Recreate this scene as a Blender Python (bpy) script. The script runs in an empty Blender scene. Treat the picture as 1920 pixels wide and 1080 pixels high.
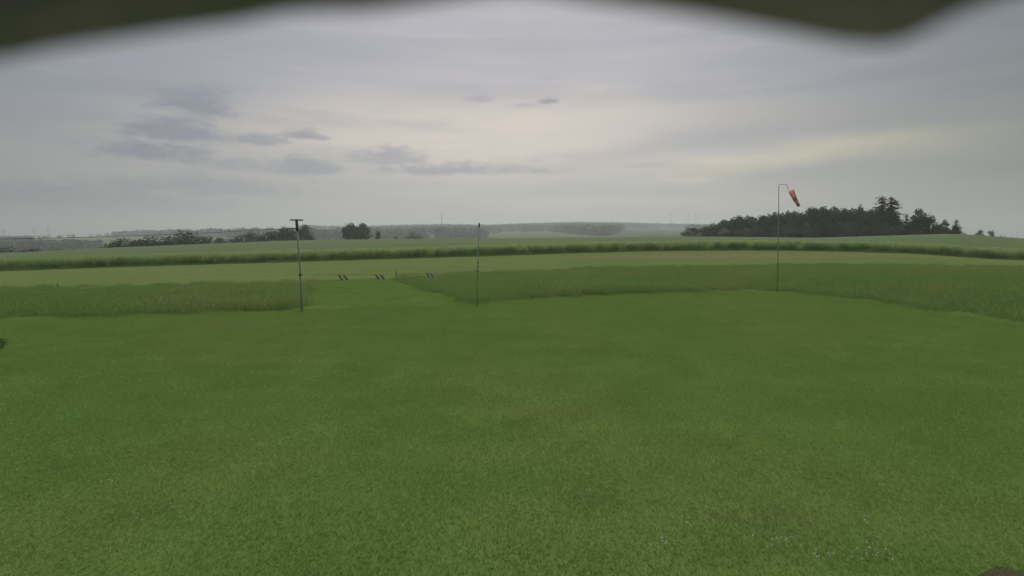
import bpy, math, random, bisect
from mathutils import Vector, Matrix, Euler
random.seed(11)
R = random.Random(5)
sc = bpy.context.scene
C = sc.collection

# ------------------------------------------------------------------ camera
CAM_H = 3.0
F_PX = 1050.0
PITCH = math.atan(95 / F_PX)
cd = bpy.data.cameras.new('camera'); cam = bpy.data.objects.new('camera', cd); C.objects.link(cam)
cam.location = (0, 0, CAM_H); cam.rotation_euler = (math.pi / 2 - PITCH, 0, 0)
cd.sensor_width = 36; cd.lens = 36 * F_PX / 1920
cd.clip_start = 0.01; cd.clip_end = 20000
cd.dof.use_dof = True; cd.dof.focus_distance = 40; cd.dof.aperture_fstop = 2.3
sc.camera = cam
sc.render.engine = 'CYCLES'
sc.cycles.volume_bounces = 1
sc.cycles.max_bounces = 6; sc.cycles.transparent_max_bounces = 6
sc.view_settings.view_transform = 'Standard'; sc.view_settings.look = 'None'
EXPO = 1.5
sc.view_settings.exposure = EXPO; sc.view_settings.gamma = 1
sc.view_settings.use_curve_mapping = False

def ray(px, py):
    """azimuth and slope of the sight line through a point of the photograph"""
    a = (px - 960) / F_PX; b = (540 - py) / F_PX
    c, s = math.cos(PITCH), math.sin(PITCH)
    dx, dy, dz = a, c + b * s, -s + b * c
    h = math.hypot(dx, dy)
    return math.atan2(dx, dy), dz / h
def at(px, py, r):
    az, s = ray(px, py)
    return Vector((r * math.sin(az), r * math.cos(az), CAM_H + s * r))
def on_flat(px, py, z=0.0):
    az, s = ray(px, py)
    return at(px, py, (z - CAM_H) / s)

# ------------------------------------------------------------------ node helpers
class E:
    """tiny arithmetic on node sockets"""
    nt = None
    def __init__(s, v): s.v = v
    @staticmethod
    def m(op, *a, clamp=False):
        n = E.nt.nodes.new('ShaderNodeMath'); n.operation = op; n.use_clamp = clamp
        for i, x in enumerate(a):
            x = x.v if isinstance(x, E) else x
            if isinstance(x, (int, float)): n.inputs[i].default_value = x
            else: E.nt.links.new(x, n.inputs[i])
        return E(n.outputs[0])
    def __add__(s, o): return E.m('ADD', s, o)
    __radd__ = __add__
    def __sub__(s, o): return E.m('SUBTRACT', s, o)
    def __rsub__(s, o): return E.m('SUBTRACT', o, s)
    def __mul__(s, o): return E.m('MULTIPLY', s, o)
    __rmul__ = __mul__
    def __truediv__(s, o): return E.m('DIVIDE', s, o)
def smooth(x, a, b, lo=0.0, hi=1.0):
    n = E.nt.nodes.new('ShaderNodeMapRange'); n.interpolation_type = 'SMOOTHSTEP'
    E.nt.links.new(x.v, n.inputs['Value'])
    n.inputs['From Min'].default_value = a; n.inputs['From Max'].default_value = b
    n.inputs['To Min'].default_value = lo; n.inputs['To Max'].default_value = hi
    return E(n.outputs[0])
def vec(x, y, z=0.0):
    n = E.nt.nodes.new('ShaderNodeCombineXYZ')
    for i, q in enumerate((x, y, z)):
        if isinstance(q, E): E.nt.links.new(q.v, n.inputs[i])
        else: n.inputs[i].default_value = q
    return n.outputs[0]
def noise(v, scale, detail=4, rough=0.5, dist=0.0):
    n = E.nt.nodes.new('ShaderNodeTexNoise')
    if v is not None: E.nt.links.new(v, n.inputs['Vector'])
    n.inputs['Scale'].default_value = scale; n.inputs['Detail'].default_value = detail
    n.inputs['Roughness'].default_value = rough; n.inputs['Distortion'].default_value = dist
    return E(n.outputs[0])
def mixc(f, a, b, mode='MIX'):
    n = E.nt.nodes.new('ShaderNodeMix'); n.data_type = 'RGBA'; n.blend_type = mode
    ins = [n.inputs[0], n.inputs[6], n.inputs[7]]
    for i, q in zip(ins, (f, a, b)):
        if isinstance(q, E): q = q.v
        if isinstance(q, (int, float)): i.default_value = q
        elif isinstance(q, tuple): i.default_value = (*q, 1)
        else: E.nt.links.new(q, i)
    return n.outputs[2]
def lin(r, g, b, k=1.0):
    f = lambda c: (c / 255 / 12.92 if c <= 10 else ((c / 255 + .055) / 1.055) ** 2.4) * k
    return (f(r), f(g), f(b))

# ------------------------------------------------------------------ sky
SUN_AZ, SUN_EL = math.radians(4), math.radians(34)
w = bpy.data.worlds.new('World'); sc.world = w; w.use_nodes = True
nt = w.node_tree; nt.nodes.clear(); E.nt = nt
out = nt.nodes.new('ShaderNodeOutputWorld'); bg = nt.nodes.new('ShaderNodeBackground')
nt.links.new(bg.outputs[0], out.inputs[0]); bg.inputs[1].default_value = 0.1
sky = nt.nodes.new('ShaderNodeTexSky'); sky.sky_type = 'NISHITA'; sky.sun_disc = False
sky.sun_elevation = SUN_EL; sky.sun_rotation = SUN_AZ; sky.air_density = 1.2; sky.dust_density = 1
tc = nt.nodes.new('ShaderNodeTexCoord'); sep = nt.nodes.new('ShaderNodeSeparateXYZ')
nt.links.new(tc.outputs['Generated'], sep.inputs[0])
X, Y, Z = (E(sep.outputs[i]) for i in range(3))
hyp = E.m('MAXIMUM', E.m('SQRT', X * X + Y * Y), 0.02)
U = E.m('ARCTAN2', X, Y)                   # azimuth
V = E.m('MINIMUM', E.m('MAXIMUM', Z / hyp, -0.1), 3.0)      # slope above the horizon
K = 10 / 2 ** EXPO                          # display radiance -> colour at strength 0.1
c_ = lambda r, g, b: lin(r, g, b, K)
warp = noise(vec(U * 2.2, V * 6.0, 3.1), 1.5, 3, .5) - 0.5
fine = noise(vec(U * 6, V * 26, 1.0), 1.6, 5, .55) - 0.5
Vw = V + warp * 0.10 + fine * 0.016
Uw = U + warp * 0.25
def lobe(px, py, wx, wy, soft=1.0):
    az, s = ray(px, py)
    a = (Uw - az) / (wx / F_PX); b = (Vw - s) / (wy / F_PX)
    return smooth(E.m('SQRT', a * a + b * b), 1.0 * soft, 0.0)
# veil: grey-lilac above, paler warm grey low down, bluer to the sides
col = mixc(smooth(Vw, 0.0, 0.13), c_(172, 169, 165), c_(181, 176, 174))
col = mixc(smooth(V + warp * 0.05 + fine * 0.01 + U * U * 0.10, 0.205, 0.255), col, c_(171, 169, 177))
col = mixc(smooth(Vw, 0.6, 1.6), col, c_(196, 196, 202))
col = mixc(lobe(930, 255, 760, 115).__mul__(0.95), col, c_(218, 204, 192))
col = mixc(lobe(1420, 302, 430, 26).__mul__(0.95), col, c_(224, 212, 184))
col = mixc(lobe(1250, 385, 520, 24).__mul__(0.5), col, c_(205, 200, 184))
col = mixc(lobe(1400, 235, 430, 55).__mul__(0.45), col, c_(158, 157, 165))
# stretched streaks
st = noise(vec(U * 2.0, V * 17, 7.0), 1.3, 4, .55)
st2 = noise(vec(U * 5.0 + 0.0, V * 60, 2.0), 1.2, 4, .55)
col = mixc(smooth(st, 0.40, 0.66).__mul__(0.46), col, c_(152, 153, 163))
col = mixc(smooth(st2, 0.52, 0.75).__mul__(0.18), col, c_(205, 198, 186))
# small ragged dark clouds (azimuth, slope, half-sizes)
ragged = noise(vec(U * 16, V * 42, 5.0), 1.5, 6, .62) - 0.5
ragged2 = noise(vec(U * 50, V * 110, 9.0), 1.5, 4, .6) - 0.5
cl = None
for (px, py, wx, wy, k) in [(368, 200, 70, 34, .85), (405, 190, 50, 16, .4), (335, 253, 95, 26, .85), (290, 290, 105, 22, .9), (490, 265, 52, 18, .7), (568, 255, 42, 14, .8),
                            (572, 317, 75, 22, .8), (725, 300, 95, 24, .65), (860, 320, 190, 17, .8), (1026, 191, 24, 11, .9), (905, 189, 36, 10, .45),
                            (985, 198, 36, 5, .4), (1030, 147, 40, 10, .25), (400, 354, 190, 22, .7), (130, 378, 240, 28, .8), (435, 310, 60, 14, .55), (1005, 302, 25, 9, .3),
                            (1210, 312, 60, 6, .3), (60, 400, 160, 18, .6)]:
    az, s = ray(px, py)
    a = (U - az) / (wx / F_PX); b = (V - s) / (wy / F_PX)
    b = b * smooth(b, -0.4, 0.4, 1.7, 0.85)            # flatter undersides
    d = E.m('SQRT', a * a + b * b) + ragged * 1.9 + ragged2 * 0.9
    m = smooth(d, 1.15, 0.25) * min(1, k * 1.1)
    cl = m if cl is None else E.m('MAXIMUM', cl, m)
col = mixc(cl, col, c_(138, 140, 152))
# darker, bluer sides: mostly lens vignette painted into the sky colour, partly real falloff
col = mixc(smooth(U, 0.15, 0.85), col, mixc(1.0, col, (0.40, 0.445, 0.43), 'MULTIPLY'))
col = mixc(smooth(U, -0.15, -0.85), col, mixc(1.0, col, (0.57, 0.62, 0.655), 'MULTIPLY'))
col = mixc(0.02, col, sky.outputs[0])
nt.links.new(col, bg.inputs[0])

sd = bpy.data.lights.new('sun', 'SUN'); sun = bpy.data.objects.new('sun', sd); C.objects.link(sun)
sd.energy = 1.5; sd.angle = math.radians(45); sd.color = (1.0, 0.95, 0.87)
sdir = Vector((math.sin(SUN_AZ) * math.cos(SUN_EL), math.cos(SUN_AZ) * math.cos(SUN_EL), math.sin(SUN_EL)))
sun.rotation_euler = sdir.to_track_quat('Z', 'Y').to_euler()

# ------------------------------------------------------------------ materials
def mat(name, colour, rough=0.8, spec=0.2, build=None, bump=None, metal=0.0):
    m = bpy.data.materials.new(name); m.use_nodes = True
    b = m.node_tree.nodes['Principled BSDF']; E.nt = m.node_tree
    b.inputs['Roughness'].default_value = rough; b.inputs['Specular IOR Level'].default_value = spec
    b.inputs['Metallic'].default_value = metal
    if build is None:
        g = m.node_tree.nodes.new('ShaderNodeNewGeometry')
        n = noise(g.outputs['Position'], 9, 4, .6)
        dark = tuple(q * .72 for q in colour)
        c = mixc(smooth(n, .35, .7), colour, dark)
    else: c = build()
    m.node_tree.links.new(c, b.inputs['Base Color'])
    if bump:
        g = m.node_tree.nodes.new('ShaderNodeNewGeometry')
        n = noise(g.outputs['Position'], bump[0], 6, .7)
        bn = m.node_tree.nodes.new('ShaderNodeBump'); bn.inputs['Strength'].default_value = bump[1]; bn.inputs['Distance'].default_value = bump[2]
        m.node_tree.links.new(n.v, bn.inputs['Height']); m.node_tree.links.new(bn.outputs[0], b.inputs['Normal'])
    return m
def position():
    return E.nt.nodes.new('ShaderNodeNewGeometry').outputs['Position']
def stretched(sx, sy):
    n = E.nt.nodes.new('ShaderNodeMapping'); n.inputs['Scale'].default_value = (sx, sy, 1)
    E.nt.links.new(position(), n.inputs[0]); return n.outputs[0]
def green(a, b, dry, big=.12, mid=.9, island=True, dryk=.5, streak=(.10, .5)):
    def f():
        p = position()
        c = mixc(smooth(noise(p, big, 3, .55), .36, .66), a, b)
        c = mixc(smooth(noise(stretched(*streak), 1.0, 3, .6), .45, .75) * dryk, c, dry)
        c = mixc(smooth(noise(p, mid, 4, .65), .4, .85) * .28, c, tuple(q * .62 for q in a))
        if island:
            g = E.nt.nodes.new('ShaderNodeNewGeometry'); r = E(g.outputs['Random Per Island'])
            c = mixc(r * .2, c, tuple(q * 1.15 for q in dry))
            c = mixc(smooth(r, .62, .66) * .12, c, tuple(q * .45 for q in a))
        return c
    return f
def blade_mat(name, *a, trans=.35, **k):
    m = mat(name, None, .7, .12, build=green(*a, **k))
    nt = m.node_tree; b = nt.nodes['Principled BSDF']; o = nt.nodes['Material Output']
    t = nt.nodes.new('ShaderNodeBsdfTranslucent'); mx = nt.nodes.new('ShaderNodeMixShader'); mx.inputs[0].default_value = trans
    src = b.inputs['Base Color'].links[0].from_socket
    nt.links.new(src, t.inputs[0]); nt.links.new(b.outputs[0], mx.inputs[1]); nt.links.new(t.outputs[0], mx.inputs[2])
    nt.links.new(mx.outputs[0], o.inputs[0]); return m

LG, LO, LD = (.165, .285, .065), (.20, .29, .078), (.23, .285, .09)
M = {}
M['lawn_blade'] = blade_mat('lawn_blade', LG, LO, LD, big=.13, mid=.9, dryk=.3)
M['tall_blade'] = blade_mat('tall_blade',  (.14, .265, .065), (.185, .27, .08), (.26, .26, .12), big=.10, mid=.5, dryk=.65)
M['crop_blade'] = blade_mat('crop_blade', (.23, .34, .13), (.26, .35, .14), (.30, .34, .16), trans=.5, big=.05, mid=.3, dryk=.4)
M['lawn'] = mat('lawn_soil', None, 1.0, 0.0, build=green((.100, .178, .043), (.136, .186, .052), (.15, .178, .065), big=.16, mid=1.1, island=False), bump=(30, .5, .02))
M['meadow'] = mat('meadow_soil', None, 1.0, 0.0, build=green((.10, .165, .045), (.125, .165, .05), (.16, .16, .07), island=False), bump=(12, .6, .05))
def runway_col():
    c = green((.112, .166, .052), (.134, .172, .058), (.165, .175, .078), big=.06, mid=.35, island=False, dryk=.7, streak=(.012, .35))()
    s = E.nt.nodes.new('ShaderNodeSeparateXYZ'); E.nt.links.new(position(), s.inputs[0])
    p = at(1330, 485, 74)
    a = (E(s.outputs[0]) - p.x) / 30.0; b = (E(s.outputs[1]) - p.y) / 6.5
    d = E.m('SQRT', a * a + b * b) + (noise(stretched(.25, .9), 1.0, 4, .6) - .5) * 1.3
    return mixc(smooth(d, 1.1, .3) * .6, c, (.185, .155, .085))
M['runway'] = mat('runway_grass', None, 1.0, 0.0, build=runway_col, bump=(9, .6, .05))
M['crop'] = mat('crop_canopy', None, 1.0, 0.0, build=green((.12, .165, .078), (.135, .172, .085), (.155, .178, .10), big=.012, mid=.08, island=False, streak=(.01, .05)), bump=(2.2, .8, .25))
M['valley'] = mat('valley_field', None, 1.0, 0.0, build=green((.07, .105, .04), (.09, .115, .045), (.13, .13, .06), big=.003, mid=.02, island=False), bump=(.1, .4, 1))
def hill_col():
    p = position()
    v = E.nt.nodes.new('ShaderNodeTexVoronoi'); v.inputs['Scale'].default_value = .0035
    E.nt.links.new(stretched(1.0, .45), v.inputs['Vector'])
    s = E.nt.nodes.new('ShaderNodeSeparateColor'); E.nt.links.new(v.outputs['Color'], s.inputs[0])
    c = mixc(smooth(E(s.outputs[0]), .25, .3), (.055, .08, .04), (.095, .125, .045))
    c = mixc(smooth(E(s.outputs[1]), .7, .72) * .8, c, (.15, .16, .07))
    return mixc(smooth(noise(p, .01, 4, .6), .5, .7) * .4, c, (.06, .08, .04))
M['hills'] = mat('hill_fields', None, 1.0, 0.0, build=hill_col, bump=(.08, .4, 2))
def leafmat(name, a, b, t=.25):
    def f():
        g = E.nt.nodes.new('ShaderNodeNewGeometry'); oi = E.nt.nodes.new('ShaderNodeObjectInfo')
        c = mixc(E(g.outputs['Random Per Island']), a, b)
        return mixc(E(oi.outputs['Random']) * .45, c, tuple(q * .6 for q in a))
    return mat(name, None, .75, .15, build=f)
M['leaf'] = leafmat('leaves', (.07, .10, .045), (.12, .16, .066))
M['needle'] = leafmat('needles', (.022, .042, .02), (.05, .075, .032))
M['forest'] = leafmat('forest_leaves', (.022, .036, .02), (.045, .062, .03))
M['bark'] = mat('bark', (.09, .07, .05), .9)
M['soil'] = mat('bare_soil', (.10, .075, .055), .95, .05, bump=(25, .8, .03))
M['galv'] = mat('galvanised_steel', (.36, .42, .37), .7, .2)
M['dark'] = mat('dark_steel', (.12, .115, .10), .6, .3)
def hood_col():
    n = noise(position(), 22, 4, .6)
    return mixc(smooth(n, .35, .65), (.33, .275, .47), (.48, .36, .64))
M['hood'] = mat('hood_plastic', None, .7, .2, build=hood_col)
M['sockred'] = mat('faded_red_cloth', (.68, .25, .21), .85, .1)
M['sockwhite'] = mat('faded_white_cloth', (.72, .60, .55), .85, .1)
for q_ in ('sockred', 'sockwhite'):
    nt_ = M[q_].node_tree; b_ = nt_.nodes['Principled BSDF']; t_ = nt_.nodes.new('ShaderNodeBsdfTranslucent'); x_ = nt_.nodes.new('ShaderNodeMixShader')
    x_.inputs[0].default_value = .5; nt_.links.new(b_.inputs['Base Color'].links[0].from_socket, t_.inputs[0])
    nt_.links.new(b_.outputs[0], x_.inputs[1]); nt_.links.new(t_.outputs[0], x_.inputs[2]); nt_.links.new(x_.outputs[0], nt_.nodes['Material Output'].inputs[0])
M['red'] = mat('dull_red_paint', (.24, .11, .07), .7)
M['cream'] = mat('cream_paint', (.85, .82, .68), .7)
M['white'] = mat('white_paint', (.75, .75, .72), .6)
M['petal'] = mat('clover_petal', (.8, .8, .7), .8)
M['rope'] = mat('pale_rope', (.26, .31, .18), .8)
M['wire'] = mat('dark_wire', (.05, .055, .055), .6)
M['wall'] = mat('house_render', (.6, .59, .55), .8)
M['roof'] = mat('roof_tile', (.16, .10, .08), .85)
M['tower'] = mat('turbine_paint', (.07, .075, .08), .6)
M['lattice'] = mat('mast_steel', (.12, .12, .13), .6)

# ------------------------------------------------------------------ mesh helpers
class MB:
    def __init__(s): s.v = []; s.f = []; s.mi = []
    def face(s, pts, mi=0):
        n = len(s.v); s.v += [tuple(p) for p in pts]; s.f.append(tuple(range(n, n + len(pts)))); s.mi.append(mi)
    def tube(s, pts, rad, n=8, cap=True):
        pts = [Vector(p) for p in pts]
        if isinstance(rad, (int, float)): rad = [rad] * len(pts)
        base = len(s.v); x = None
        for i, p in enumerate(pts):
            d = (pts[min(i + 1, len(pts) - 1)] - pts[max(i - 1, 0)]).normalized()
            if x is None: x = d.orthogonal().normalized()
            x = (x - d * x.dot(d)).normalized(); y = d.cross(x)
            for k in range(n):
                a = 2 * math.pi * k / n
                s.v.append(tuple(p + (x * math.cos(a) + y * math.sin(a)) * rad[i]))
        for i in range(len(pts) - 1):
            for k in range(n):
                a, b = base + i * n + k, base + i * n + (k + 1) % n
                s.f.append((a, b, b + n, a + n)); s.mi.append(0)
        if cap:
            s.f.append(tuple(base + k for k in reversed(range(n)))); s.mi.append(0)
            e = base + (len(pts) - 1) * n
            s.f.append(tuple(e + k for k in range(n))); s.mi.append(0)
    def box(s, c, size, rot=None):
        c = Vector(c); h = Vector(size) / 2; q = []
        for dz in (-1, 1):
            for dx, dy in ((-1, -1), (1, -1), (1, 1), (-1, 1)):
                p = Vector((dx * h.x, dy * h.y, dz * h.z))
                if rot is not None: p = rot @ p
                q.append(c + p)
        n = len(s.v); s.v += [tuple(p) for p in q]
        for f in ((3, 2, 1, 0), (4, 5, 6, 7), (0, 1, 5, 4), (1, 2, 6, 5), (2, 3, 7, 6), (3, 0, 4, 7)):
            s.f.append(tuple(n + i for i in f)); s.mi.append(0)
    def mesh(s, name, m, smooth_=False):
        me = bpy.data.meshes.new(name); me.from_pydata(s.v, [], s.f)
        me.materials.append(m)
        if smooth_: me.polygons.foreach_set('use_smooth', [True] * len(me.polygons))
        me.update(); return me
    def build(s, name, m, parent=None, smooth_=False, link=True):
        o = bpy.data.objects.new(name, s.mesh(name, m, smooth_))
        if link: C.objects.link(o)
        if parent: o.parent = parent
        return o
def tag(o, label=None, cat=None, group=None, kind=None):
    if label: o['label'] = label
    if cat: o['category'] = cat
    if group: o['group'] = group
    if kind: o['kind'] = kind
    return o
def empty(name, loc, rz=0.0):
    o = bpy.data.objects.new(name, None); C.objects.link(o); o.location = loc; o.rotation_euler = (0, 0, rz); return o

# ------------------------------------------------------------------ terrain
def spline(keys):
    """monotone cubic through (x, y) keys"""
    xs = [k[0] for k in keys]; ys = [k[1] for k in keys]; n = len(xs)
    d = [(ys[i + 1] - ys[i]) / (xs[i + 1] - xs[i]) for i in range(n - 1)]
    t = [d[0]] + [(0 if d[i - 1] * d[i] <= 0 else 2 * d[i - 1] * d[i] / (d[i - 1] + d[i])) for i in range(1, n - 1)] + [d[-1]]
    def f(x):
        if x <= xs[0]: return ys[0]
        if x >= xs[-1]: return ys[-1]
        i = bisect.bisect_right(xs, x) - 1; h = xs[i + 1] - xs[i]; u = (x - xs[i]) / h
        return ((2 * u**3 - 3 * u**2 + 1) * ys[i] + (u**3 - 2 * u**2 + u) * h * t[i] + (-2 * u**3 + 3 * u**2) * ys[i + 1] + (u**3 - u**2) * h * t[i + 1])
    return f
CROP = 1.2
def line(keys, drop=0.0):
    """keys (px, py, r or None for level ground) -> r(az), z(az) all round"""
    rk, zk = [], []
    for px, py, r in keys:
        az, s = ray(px, py)
        if r is None: r = -CAM_H / s; z = 0.0
        else: z = CAM_H + s * r - drop
        rk.append((az, r)); zk.append((az, z))
    for L, end in ((rk, 0), (zk, -1)): pass
    mr = (rk[0][1] + rk[-1][1]) / 2; mz = (zk[0][1] + zk[-1][1]) / 2
    rk = [(-math.pi, mr), (-1.3, rk[0][1])] + rk + [(1.3, rk[-1][1]), (math.pi, mr)]
    zk = [(-math.pi, mz), (-1.3, zk[0][1])] + zk + [(1.3, zk[-1][1]), (math.pi, mz)]
    return spline(rk), spline(zk)
L1 = line([(0, 600, None), (200, 593, None), (400, 587, None), (566, 582, None), (700, 577, None), (870, 571, None), (960, 564, None), (1150, 552, None), (1300, 547, None), (1420, 545, None), (1520, 552, None), (1700, 574, None), (1920, 606, None)])
L2 = line([(0, 541, 44), (200, 537, 44), (566, 529, 42), (740, 523, 42.5), (900, 512, 46), (1150, 502, 52), (1430, 497, 60), (1520, 496, 62), (1700, 496, 64), (1920, 500, 62)])
L3 = line([(0, 508, 90), (200, 501, 88), (566, 490, 82), (900, 480, 80), (1100, 473.5, 84), (1250, 470, 88), (1430, 469, 92), (1520, 470, 95), (1700, 475, 98), (1920, 488, 102)])
L4 = line([(0, 473, 230), (200, 464, 240), (400, 456, 245), (566, 450, 250), (900, 446, 262), (1150, 444, 270), (1300, 443, 270), (1430, 444, 262), (1520, 445, 255), (1600, 443, 250), (1700, 440, 245), (1780, 438, 235), (1850, 441, 215), (1920, 446, 200)], CROP)
RIDGE = [(-200, 453), (0, 449), (60, 446.5), (100, 445.5), (200, 442), (350, 436), (480, 431), (560, 429), (640, 431), (700, 430), (830, 427), (900, 428), (1000, 425), (1100, 423), (1200, 425), (1290, 427), (1400, 430), (1600, 436), (1900, 447)]
L7 = line([(a, b, 2800) for a, b in RIDGE])
lip = {az: None for az in ()}
def L5r(az): return L4[0](az) + 190
def L5z(az): return L4[1](az) - 9
def L6r(az): return 950
def slope_to(az, r):      # height of the sight line that just clears the crest
    return CAM_H + (L4[1](az) + CROP - CAM_H) / L4[0](az) * r
def L6z(az): return slope_to(az, 950) - 5
def L8r(az): return 4400
def L8z(az): return CAM_H + (L7[1](az) - CAM_H) / 2800 * 4400 - 22
def L9r(az): return 6000
def L9z(az): return L8z(az) - 60
LINES = [(lambda a: 0.4, lambda a: 0.0), L1, L2, L3, L4, (L5r, L5z), (L6r, L6z), L7, (L8r, L8z), (L9r, L9z)]
def ground(az, r):
    z0, r0 = 0.0, 0.0
    for fr, fz in LINES:
        r1, z1 = fr(az), fz(az)
        if r <= r1: return z0 + (z1 - z0) * (r - r0) / max(r1 - r0, 1e-6)
        r0, z0 = r1, z1
    return z0
def gp(az, r, dz=0.0):
    return Vector((r * math.sin(az), r * math.cos(az), ground(az, r) + dz))
AZS = []
a = -180.0
while a < 180 - 1e-6:
    AZS.append(math.radians(a)); a += .5 if abs(a + .01) < 60 else 4
def ring_sheet(name, la, lb, rows, m, dz=0.0, za=None, azs=AZS, closed=True):
    b = MB(); n = len(azs)
    for j in range(rows + 1):
        t = j / rows
        for az in azs:
            r0, z0, r1, z1 = la[0](az), la[1](az), lb[0](az), lb[1](az)
            t2 = t
            r = r0 + (r1 - r0) * t2; z = z0 + (z1 - z0) * t2
            b.v.append((r * math.sin(az), r * math.cos(az), z + dz))
    for j in range(rows):
        for i in range(n if closed else n - 1):
            k = (i + 1) % n
            b.f.append((j * n + i, j * n + k, (j + 1) * n + k, (j + 1) * n + i)[::-1]); b.mi.append(0)
    o = b.build(name, m, smooth_=True); tag(o, kind='structure'); return o
b = MB(); b.v = [(.4 * math.sin(a), .4 * math.cos(a), 0) for a in AZS]; b.f = [tuple(range(len(AZS)))[::-1]]; b.mi = [0]
ring_sheet('lawn', LINES[0], L1, 10, M['lawn'])
tag(b.build('ground', M['lawn']), kind='structure')
ring_sheet('meadow', L1, L2, 4, M['meadow'])
ring_sheet('grass_runway', L2, L3, 6, M['runway'])
ring_sheet('field', L3, L4, 10, M['meadow'])
ring_sheet('valley_slope', L4, (L5r, L5z), 4, M['valley'])
ring_sheet('valley', (L5r, L5z), (L6r, L6z), 4, M['valley'])
ring_sheet('hills', (L6r, L6z), L7, 14, M['hills'])
ring_sheet('far_hills', L7, (L8r, L8z), 3, M['hills'])
ring_sheet('far_terrain', (L8r, L8z), (L9r, L9z), 2, M['hills'])
# the standing crop's closed top, starting a little inside the field's edge
Lc = (lambda a: L3[0](a) + 3.0, lambda a: ground(a, L3[0](a) + 3.0))
o = ring_sheet('crop_canopy', Lc, L4, 14, M['crop'], dz=CROP - .12)
o['kind'] = 'stuff'; tag(o, 'green canopy of the standing crop filling the field behind the runway', 'crop')

# ------------------------------------------------------------------ scattered grass
def scatter_group(name, coll):
    g = bpy.data.node_groups.new(name, 'GeometryNodeTree')
    g.interface.new_socket('Geometry', in_out='INPUT', socket_type='NodeSocketGeometry')
    g.interface.new_socket('Geometry', in_out='OUTPUT', socket_type='NodeSocketGeometry')
    N = g.nodes.new; i = N('NodeGroupInput'); o = N('NodeGroupOutput'); p = N('GeometryNodeInstanceOnPoints')
    ci = N('GeometryNodeCollectionInfo'); ci.inputs['Collection'].default_value = coll
    ci.inputs['Separate Children'].default_value = True; ci.inputs['Reset Children'].default_value = True
    def att(nm, ty):
        a = N('GeometryNodeInputNamedAttribute'); a.data_type = ty; a.inputs['Name'].default_value = nm
        return [s for s in a.outputs if s.enabled and s.name == 'Attribute'][0]
    L = g.links.new
    L(i.outputs[0], p.inputs['Points']); L(ci.outputs[0], p.inputs['Instance'])
    p.inputs['Pick Instance'].default_value = True
    L(att('pick', 'INT'), p.inputs['Instance Index']); L(att('rot', 'FLOAT_VECTOR'), p.inputs['Rotation']); L(att('scl', 'FLOAT_VECTOR'), p.inputs['Scale'])
    L(p.outputs[0], o.inputs[0]); return g
def scatter(name, protos, pts, label, cat):
    """pts: (location, rotation, scale, pick) -> one stuff object"""
    coll = bpy.data.collections.new(name + '_source')
    for k, me in enumerate(protos):
        coll.objects.link(bpy.data.objects.new('%s_source_%02d' % (name, k), me))
    me = bpy.data.meshes.new(name); me.from_pydata([tuple(p[0]) for p in pts], [], [])
    for nm, ty, idx in (('rot', 'FLOAT_VECTOR', 1), ('scl', 'FLOAT_VECTOR', 2)):
        at_ = me.attributes.new(nm, ty, 'POINT'); at_.data.foreach_set('vector', [c for p in pts for c in p[idx]])
    at_ = me.attributes.new('pick', 'INT', 'POINT'); at_.data.foreach_set('value', [p[3] for p in pts])
    o = bpy.data.objects.new(name, me); C.objects.link(o)
    md = o.modifiers.new('scatter', 'NODES'); md.node_group = scatter_group(name, coll)
    return tag(o, label, cat, kind='stuff')
def blade(b, x, y, h, w, lean, segs=1):
    a = R.uniform(0, 6.283); ca, sa = math.cos(a), math.sin(a); t = R.uniform(0, 6.283)
    lx, ly = math.cos(t) * lean * h, math.sin(t) * lean * h
    n = len(b.v)
    if segs == 1:
        b.v += [(x - ca * w, y - sa * w, 0), (x + ca * w, y + sa * w, 0), (x + lx, y + ly, h)]
        b.f.append((n, n + 1, n + 2)); b.mi.append(0)
    else:
        b.v += [(x - ca * w, y - sa * w, 0), (x + ca * w, y + sa * w, 0), (x + lx * .35 + ca * w * .8, y + ly * .35 + sa * w * .8, h * .6), (x + lx * .35 - ca * w * .8, y + ly * .35 - sa * w * .8, h * .6), (x + lx, y + ly, h)]
        b.f += [(n, n + 1, n + 2, n + 3), (n + 3, n + 2, n + 4)]; b.mi += [0, 0]
def patch(name, size, count, h, w, lean, m, segs=1, heads=0, headcol=None, clump=0):
    b = MB()
    for _ in range(count):
        x, y = (R.random() + R.random() - 1) * size, (R.random() + R.random() - 1) * size
        hh = R.uniform(*h) * (1 + (clump * math.sin(x * 7 + name.__len__()) * math.cos(y * 6) if clump else 0))
        blade(b, x, y, hh, w * R.uniform(.7, 1.3), R.uniform(.1, lean), segs)
    for _ in range(heads):
        x, y = R.uniform(-size / 2, size / 2), R.uniform(-size / 2, size / 2); hh = h[1] * R.uniform(.95, 1.5 if h[1] < .5 else 1.25)
        lx, ly = R.uniform(-.1, .1), R.uniform(-.1, .1)
        blade(b, x, y, hh, w * .35, .12, 1)
        p = Vector((x + lx * hh, y + ly * hh, hh * .85)); a = R.uniform(0, 3.14)
        d = Vector((math.cos(a), math.sin(a), 0)) * w * 1.6
        b.face([p - d, p - d * .3 + Vector((0, 0, -.05)), p + d, p + Vector((0, 0, .10))])
    return b.mesh(name, m)
lawn_p = [patch('lawn_patch', 1.0, 3400, (.020, .042), .0032, .9, M['lawn_blade']) for _ in range(5)]
tall_p = [patch('meadow_patch', .8, 380, (.10, .24), .0055, .7, M['tall_blade'], 2, 55, clump=.2) for _ in range(5)]
crop_p = [patch('crop_patch', 1.1, 250, (CROP * .72, CROP * 1.0), .014, .14, M['crop_blade'], 2, 150, clump=.04) for _ in range(4)]
HALF = math.radians(62)
SOIL = on_flat(1960, 1105)
pts = []
x = -32.0
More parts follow.
